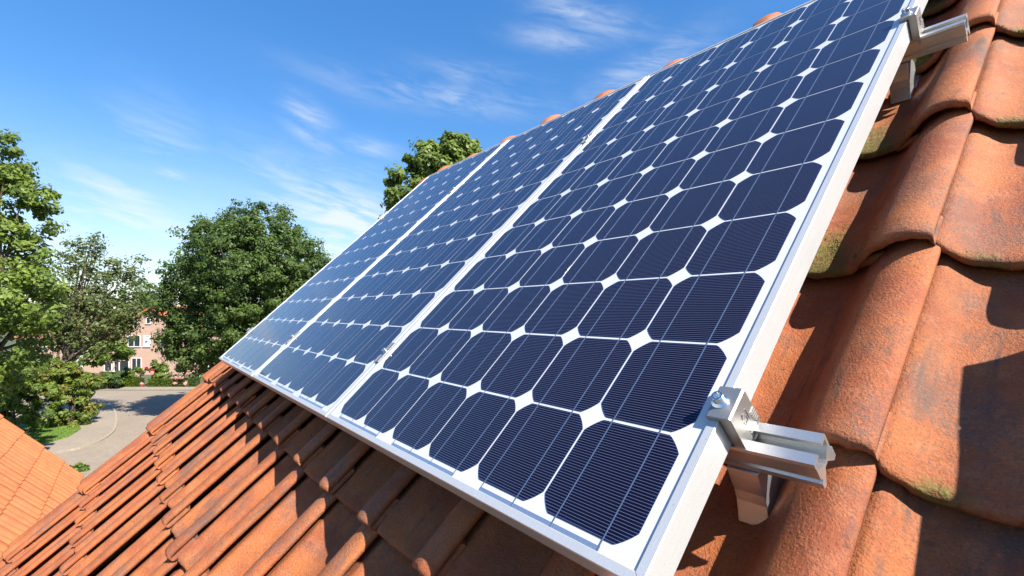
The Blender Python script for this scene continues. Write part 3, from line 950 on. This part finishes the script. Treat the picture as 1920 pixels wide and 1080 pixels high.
def leaf_obj(name, V, t, tip, mat, parent=None, loc=None):
    n = len(V) // 4
    me = bpy.data.meshes.new(name)
    me.vertices.add(len(V)); me.vertices.foreach_set('co', V.astype(np.float32).ravel())
    me.loops.add(4 * n); me.loops.foreach_set('vertex_index', np.arange(4 * n, dtype=np.int32))
    me.polygons.add(n); me.polygons.foreach_set('loop_start', np.arange(0, 4 * n, 4, dtype=np.int32))
    me.polygons.foreach_set('loop_total', np.full(n, 4, np.int32))
    me.materials.append(mat)
    for k, arr in (('tint', t), ('tip', tip)):
        a = me.attributes.new(k, 'FLOAT', 'POINT'); a.data.foreach_set('value', arr.astype(np.float32))
    me.update(); me.validate()
    return link(name, me, parent, loc)

def tree(name, label, base, blobs, count, size, mat, trunk_r, seed, clump=.55, shell=.5, group='trees around the street', limbs=14, crown_frac=.4, cat='tree', part='crown', clump_n=None):
    root = thing(name, label, cat, tuple(base), group=group)
    V, t, tip, cc = leaves(blobs, count, size, seed, clump, shell, base, clump_n=clump_n)
    leaf_obj(part, V, t, tip, mat, root)
    rng = random.Random(seed)
    mb = MB()
    ctr = sum((Vector(b[0]) for b in blobs), Vector()) / len(blobs) - Vector(base)
    top = max((Vector(b[0]).z + b[1][2] * .6 for b in blobs)) - base.z
    th = top * crown_frac
    pts = [Vector((0, 0, -.1))] + [Vector((ctr.x * f * .7 + rng.gauss(0, trunk_r * .3), ctr.y * f * .7 + rng.gauss(0, trunk_r * .3), f * top)) for f in (.1, .25, .4, .55, .7, .85)]
    mb.tube(pts, [trunk_r * k for k in (1.35, 1.05, .9, .75, .5, .3, .12)], 9)
    cl = [Vector(c) - Vector(base) for c in cc]
    rng.shuffle(cl)
    for c_ in cl[:limbs]:
        f = rng.uniform(.28, .7)
        k = f * 6.0
        i = min(int(k), 5)
        s0 = pts[i].lerp(pts[i + 1], k - i) if i < 6 else pts[-1]
        mid = s0.lerp(c_, .5) + Vector((rng.gauss(0, .15), rng.gauss(0, .15), rng.uniform(.0, .4)))
        r_ = trunk_r * rng.uniform(.22, .42)
        mb.tube([s0, s0.lerp(mid, .5) + Vector((0, 0, -.05)), mid, mid.lerp(c_, .6), c_], [r_, r_ * .8, r_ * .6, r_ * .4, r_ * .15], 6)
    link('trunk', mb.mesh('trunk', M_BARK, True), root)
    return root

def bl(lst, Z, depth=1.0, dz=0.0):
    """blobs from (px, py, r_px[, z offset m])"""
    o = []
    for q in lst:
        r_ = q[2] / 898.15 * Z
        zz = Z + (q[3] if len(q) > 3 else 0)
        ry = q[4] / 898.15 * Z if len(q) > 4 else r_
        o.append((P(q[0], q[1], zz), (r_, r_, ry)))
    return o
def foot(px, Z):
    p_ = P(px, 580, Z)
    return Vector((p_.x, p_.y, GZ))

tree('leafy_tree', 'tall yellow green tree cut off by the left edge of the photo', foot(-40, 21),
     bl([(-25, 305, 62), (5, 260, 28), (-30, 410, 95), (45, 405, 48), (88, 372, 24), (60, 355, 24), (30, 350, 45), (-20, 520, 105), (45, 470, 42), (40, 540, 62), (70, 585, 45), (25, 625, 70), (-40, 640, 110), (55, 545, 50, -1)], 21),
     26000, .10, LEAF['maple'], .28, 21, .42, .5)
tree('sparse_tree', 'thin sparse olive tree with sky showing through, in front of the brick houses', foot(103, 32.5),
     bl([(150, 500, 50), (200, 505, 45), (165, 450, 26), (243, 515, 24), (125, 560, 48), (180, 560, 58), (235, 575, 40), (120, 620, 42), (190, 612, 48), (228, 622, 26), (105, 645, 28), (262, 488, 12), (150, 600, 50), (110, 600, 40), (200, 605, 40), (236, 606, 24), (225, 590, 30)], 32.5),
     10800, .11, LEAF['olive'], .24, 22, .55, .15, limbs=60, clump_n=340, crown_frac=.3)
tree('round_tree', 'large dense round green tree rising above the verge beside the street', foot(450, 33),
     bl([(475, 500, 115), (400, 490, 72), (392, 440, 38), (540, 500, 78), (500, 425, 52), (450, 425, 40), (355, 570, 62), (345, 520, 42), (390, 630, 72), (460, 610, 90), (560, 560, 60), (580, 500, 40), (320, 590, 32), (350, 650, 38), (335, 620, 35), (490, 640, 80), (400, 680, 30), (460, 540, 100), (440, 480, 60)], 33),
     115000, .10, LEAF['lime'], .36, 23, .50, .66, clump_n=1900)
tree('garden_tree', 'leafy green tree whose top shows behind the roof ridge', foot(800, 16),
     bl([(800, 300, 40), (850, 275, 32), (835, 262, 20), (880, 275, 22), (775, 325, 32), (745, 345, 24), (735, 372, 16), (780, 360, 40), (830, 310, 45), (870, 300, 30), (720, 420, 18)], 16),
     9500, .085, LEAF['maple'], .16, 24, .28, .35)
tree('young_tree', 'small bright green tree leaning before the ground floor windows of the brick house', foot(205, 46),
     bl([(172, 668, 17), (195, 657, 22), (218, 652, 24), (236, 660, 16), (205, 642, 20), (185, 640, 14)], 46),
     5200, .13, LEAF['hedge'], .08, 25, .4, .3, limbs=8)
tree('backdrop_tree', 'mid green tree showing between the sparse tree and the round tree', foot(262, 66),
     bl([(255, 548, 36), (285, 560, 34), (235, 560, 26), (270, 590, 40), (215, 590, 40)], 66),
     7000, .20, LEAF['lime'], .3, 26, .8, .5)
tree('backdrop_tree', 'dark tree filling the gap behind the left trees and the brick house roofs', foot(90, 74),
     bl([(40, 575, 50), (100, 570, 45), (160, 580, 50), (10, 600, 60), (190, 590, 30)], 74),
     7500, .24, LEAF['dark'], .3, 27, .9, .5)
tree('backdrop_tree', 'dark tree low behind the round tree, close to the panel edge', foot(520, 82),
     bl([(500, 590, 60), (560, 560, 55), (460, 620, 50), (540, 610, 50)], 82),
     9000, .3, LEAF['dark'], .3, 28, .8, .5)

def shrub(name, label, px, Z, blobs, count, size, mat, seed, clump=.3, group='shrubs and bushes along the street', cat='shrub', part='foliage', shell=.5):
    b0 = foot(px, Z)
    root = thing(name, label, cat, tuple(b0), group=group)
    V, t, tip, cc = leaves(blobs, count, size, seed, clump, shell, b0)
    zmin = .03
    V[:, 2] = np.maximum(V[:, 2], zmin)
    leaf_obj(part, V, t, tip, mat, root)
    mb = MB(); rng = random.Random(seed)
    for c_ in list(cc)[:14]:
        e = Vector(c_) - b0
        e.z = max(e.z, .15)
        mb.tube([Vector((e.x * .25, e.y * .25, -.05)), Vector((e.x * .5, e.y * .5, e.z * .5)), e], [.035, .025, .01], 5)
    link('stems', mb.mesh('stems', M_BARK, True), root)
    return root
shrub('broad_shrub', 'big light green shrub at the left edge above the lawn', 30, 29,
      bl([(-20, 740, 60), (30, 760, 42), (60, 735, 40), (10, 700, 42), (75, 770, 30), (40, 790, 22), (-40, 780, 50)], 29), 15000, .105, LEAF['maple'], 31, .32)
shrub('tipped_shrub', 'yellow green shrub with reddish tips standing at the road edge', 125, 31.5,
      bl([(115, 715, 38), (145, 760, 36), (100, 770, 36), (150, 715, 26), (172, 705, 20), (75, 700, 34), (120, 690, 24), (125, 785, 24), (185, 722, 14)], 31.5), 13000, .105, LEAF['shrub'], 32, .32)
shrub('street_shrub', 'rounded dark green shrub at the far side of the road', 205, 46,
      bl([(205, 708, 15), (222, 705, 13), (190, 712, 13), (215, 718, 9)], 46), 3500, .13, LEAF['lime'], 33, .3)
shrub('front_garden_shrub', 'loose yellow green shrub under the ground floor windows', 245, 48,
      bl([(238, 700, 13), (255, 697, 14), (245, 710, 11), (228, 704, 9)], 48), 3200, .12, LEAF['hedge'], 34, .3)
shrub('front_garden_shrub', 'tall pale shrub to the right of the flower arch', 302, 48,
      bl([(298, 690, 15), (312, 700, 14), (290, 683, 10), (305, 708, 10)], 48), 3200, .12, LEAF['maple'], 35, .3)
shrub('pink_flowering_bush', 'bush covered in pale pink flowers behind the low hedge', 338, 47.3,
      bl([(330, 708, 9), (345, 704, 10), (352, 712, 7)], 47.3), 1500, .09, LEAF['pink'], 36, .22)
shrub('roadside_bush', 'small round green bush just past the verge of the roof', 145, 22.5,
      bl([(145, 876, 15), (138, 880, 10), (152, 880, 9)], 22.5), 1600, .055, LEAF['hedge'], 37, .15)

def hedge(label, x0, x1, seed):
    a, b = G(x0, 722.5), G(x1, 722.5)
    ctr = (a + b) / 2
    root = thing('box_hedge', label, 'hedge', (ctr.x, ctr.y, GZ), group='clipped hedges before the front garden')
    L = (b - a).length; t = (b - a).normalized(); nr = Vector((-t.y, t.x, 0))
    rng = np.random.default_rng(seed); n = 3000
    Vs = []
    for i in range(n):
        f = rng.integers(3)
        x, y, z = rng.uniform(-L / 2, L / 2), rng.uniform(-.35, .35), rng.uniform(.02, .85)
        if f == 0: z = .85 + rng.normal(0, .02)
        elif f == 1: y = -.35 + rng.normal(0, .02)
        else: y = .35 + rng.normal(0, .02)
        p_ = t * x + nr * y + Vector((0, 0, z))
        q = Vector(rng.normal(size=3)).normalized(); q2 = q.orthogonal().normalized()
        s = .075
        Vs += [p_ - q * s, p_ + q2 * s * .7, p_ + q * s, p_ - q2 * s * .7]
    V = np.array([list(v) for v in Vs]); V[:, 2] = np.maximum(V[:, 2], .02)
    leaf_obj('foliage', V, np.repeat(rng.random(n), 4), np.zeros(4 * n), LEAF['hedge'], root)
    mb = MB(); ang = math.atan2(t.y, t.x)
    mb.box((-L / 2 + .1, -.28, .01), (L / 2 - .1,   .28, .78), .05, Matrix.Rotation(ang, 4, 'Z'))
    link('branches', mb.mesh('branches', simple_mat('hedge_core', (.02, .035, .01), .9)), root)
hedge('low clipped hedge left of the flower arch', 226, 266, 41)
hedge('low clipped hedge right of the flower arch, running into the tree shade', 282, 372, 42)

def arch():
    b0 = foot(276, 47.5)
    root = thing('rose_arch', 'garden arch overgrown with red and pink roses between the two hedges', 'flower arch', tuple(b0))
    pts = []
    for k in range(13):
        a = math.pi * k / 12
        pts.append((-.62 * math.cos(a), 1.0 + .75 * math.sin(a)))
    pts = [(-.62, 0)] + pts + [(.62, 0)]
    mb = MB(); mb.tube([RIGHT * x + Vector((0, 0, z)) for x, z in pts], .03, 6)
    link('hoop', mb.mesh('hoop', simple_mat('arch_wood', (.2, .13, .09), .8)), root)
    blobs = [(b0 + RIGHT * x + Vector((0, 0, max(z, .25))), (.2, .2, .22)) for x, z in pts]
    blobs += [(b0 + RIGHT * (-.9) + Vector((0, 0, .5)), (.35, .3, .4))]
    for nm, m_, ct, sd in (('foliage', LEAF['lime'], 900, 1), ('red_roses', LEAF['red'], 900, 2), ('pink_roses', LEAF['pink'], 500, 3)):
        V, t, tip, cc = leaves(blobs, ct, .085, sd + 50, .12, .5, b0, aspect=.9)
        V[:, 2] = np.maximum(V[:, 2], .02)
        leaf_obj(nm, V, t, tip, m_, root)
arch()

# ------------------------------------------------------------------ brick houses across the street
def brick_mat():
    m, g, bs = new_mat('pink_brick')
    oc = g.n('ShaderNodeTexCoord').outputs['Object']
    x, y, z = g.sep(oc)
    cb = g.n('ShaderNodeCombineXYZ'); g.set(cb.inputs[0], g.m('ADD', x, y)); g.set(cb.inputs[1], z)
    br = g.n('ShaderNodeTexBrick'); g.set(br.inputs['Vector'], cb.outputs[0])
    br.inputs['Scale'].default_value = 1.0
    br.inputs['Brick Width'].default_value = .22; br.inputs['Row Height'].default_value = .065; br.inputs['Mortar Size'].default_value = .008
    br.inputs['Color1'].default_value = (.36, .20, .14, 1); br.inputs['Color2'].default_value = (.44, .27, .195, 1); br.inputs['Mortar'].default_value = (.38, .32, .27, 1)
    g.set(bs.inputs['Base Color'], g.mix(.35, br.outputs[0], g.mix(g.noise(oc, .8, 5), (.32, .185, .13), (.47, .31, .235))))
    bs.inputs['Roughness'].default_value = .9
    return m
M_BRICK = brick_mat()
M_WHITE = simple_mat('white_paint', (.58, .57, .545), .5, 0, .04)
M_PANE = simple_mat('dark_pane', (.025, .03, .035), .05, 0, .2, 1.5)
M_ROOF = simple_mat('far_orange_tiles', (.38, .12, .045), .8, 0, .22, 5, .3, 10)
M_CURT = simple_mat('net_curtain', (.42, .44, .42), .4)

class House:
    """box house whose front faces the eye; local x = RIGHT, y = away, z = up, origin on the ground at the front"""
    def __init__(s, name, label, px0, px1, Z, depth, rot=0.0):
        s.Z = Z; s.px0 = px0
        a = foot(px0, Z)
        s.M = Matrix(((RIGHT.x, FWD.x, 0, a.x), (RIGHT.y, FWD.y, 0, a.y), (0, 0, 1, a.z), (0, 0, 0, 1)))
        s.root = thing(name, label, 'house', mat4=s.M, group='brick houses across the street')
        s.w = (px1 - px0) / 898.15 * Z; s.d = depth
    def loc(s, px, py):
        return ((px - s.px0) / 898.15 * s.Z, H_EYE + (580.5 - py) / 898.15 * s.Z)
    def window(s, x0, y0, x1, y1, mull=0, pane=None):
        (xa, za), (xb, zb) = s.loc(x0, y1), s.loc(x1, y0)
        f = .09
        mb = MB()
        mb.box((xa, -.05, za + f), (xa + f, .06, zb - f)).box((xb - f, -.05, za + f), (xb, .06, zb - f)).box((xa, -.05, zb - f), (xb, .06, zb)).box((xa - .06, -.11, za), (xb + .06, .06, za + f))
        for k in range(mull):
            xm = xa + (xb - xa) * (k + 1) / (mull + 1)
            mb.box((xm - .035, -.045, za + f), (xm + .035, .05, zb - f))
        w = link('window', mb.mesh('window', M_WHITE), s.root)
        mb = MB(); mb.box((xa + f, -.02, za + f), (xb - f, .04, zb - f))
        link('pane', mb.mesh('pane', pane or M_PANE), w)

h = House('gabled_house', 'pink brick house with steep orange gable, partly hidden by the round tree', 222, 346, 57, 10)
ez = h.loc(0, 617)[1]; pk = h.loc(0, 574)[1]; xc = h.w / 2
mb = MB(); mb.prism([(0, -.2), (h.w, -.2), (h.w, ez), (xc, pk - .12), (0, ez)], 'y', 0, h.d)
link('wall', mb.mesh('wall', M_BRICK), h.root)
mb = MB(); sl = (pk - ez) / xc
mb.prism([(-.35, ez - .35 * sl + .02), (xc, pk + .02), (h.w + .35, ez - .35 * sl + .02), (h.w + .35, ez - .35 * sl + .28), (xc, pk + .30), (-.35, ez - .35 * sl + .28)], 'y', -.25, h.d + .2)
link('roof', mb.mesh('roof', M_ROOF), h.root)
h.window(274, 591, 283, 604)
h.window(240, 625, 264, 647, 1)
h.window(269.5, 625, 282.5, 647, 0, M_CURT)
h.window(300, 625, 316, 647)
h.window(224, 672, 243, 693, 0)
h.window(247, 667, 266, 692, 1)
h2 = House('terraced_house', 'long low pink brick house behind the sparse tree, with orange roof', 30, 221, 58.5, 9)
e2 = h2.loc(0, 628)[1]; r2 = h2.loc(0, 594)[1]
mb = MB(); mb.box((0, 0, -.2), (h2.w, h2.d, e2)); link('wall', mb.mesh('wall', M_BRICK), h2.root)
mb = MB(); mb.prism([(-.4, e2 - .1), (h2.d / 2, r2), (h2.d + .4, e2 - .1), (h2.d + .4, e2 - .3), (h2.d / 2, r2 - .2), (-.4, e2 - .3)], 'x', -.2, h2.w - .02)
link('roof', mb.mesh('roof', simple_mat('far_brown_tiles', (.24, .10, .06), .8, 0, .22, 5, .3, 10)), h2.root)
h2.window(196, 673, 211, 693); h2.window(214, 673, 220, 693)
h2.window(117, 659, 156, 686, 1, M_CURT); h2.window(58, 667, 80, 684, 1)
h2.window(150, 646, 166, 655); h2.window(70, 646, 90, 655)
h3 = House('end_house', 'brick house glimpsed between the round tree and the verge tiles', 352, 470, 60, 8)
mb = MB(); mb.box((0, 0, -.2), (h3.w, h3.d, 5.2)); link('wall', mb.mesh('wall', M_BRICK), h3.root)
mb = MB(); mb.prism([(-.4, 5.1), (h3.d / 2, 7.4), (h3.d + .4, 5.1), (h3.d + .4, 4.9), (h3.d / 2, 7.2), (-.4, 4.9)], 'x', -.2, h3.w + .2)
link('roof', mb.mesh('roof', M_ROOF), h3.root)
h3.window(375, 672, 392, 696, 1)
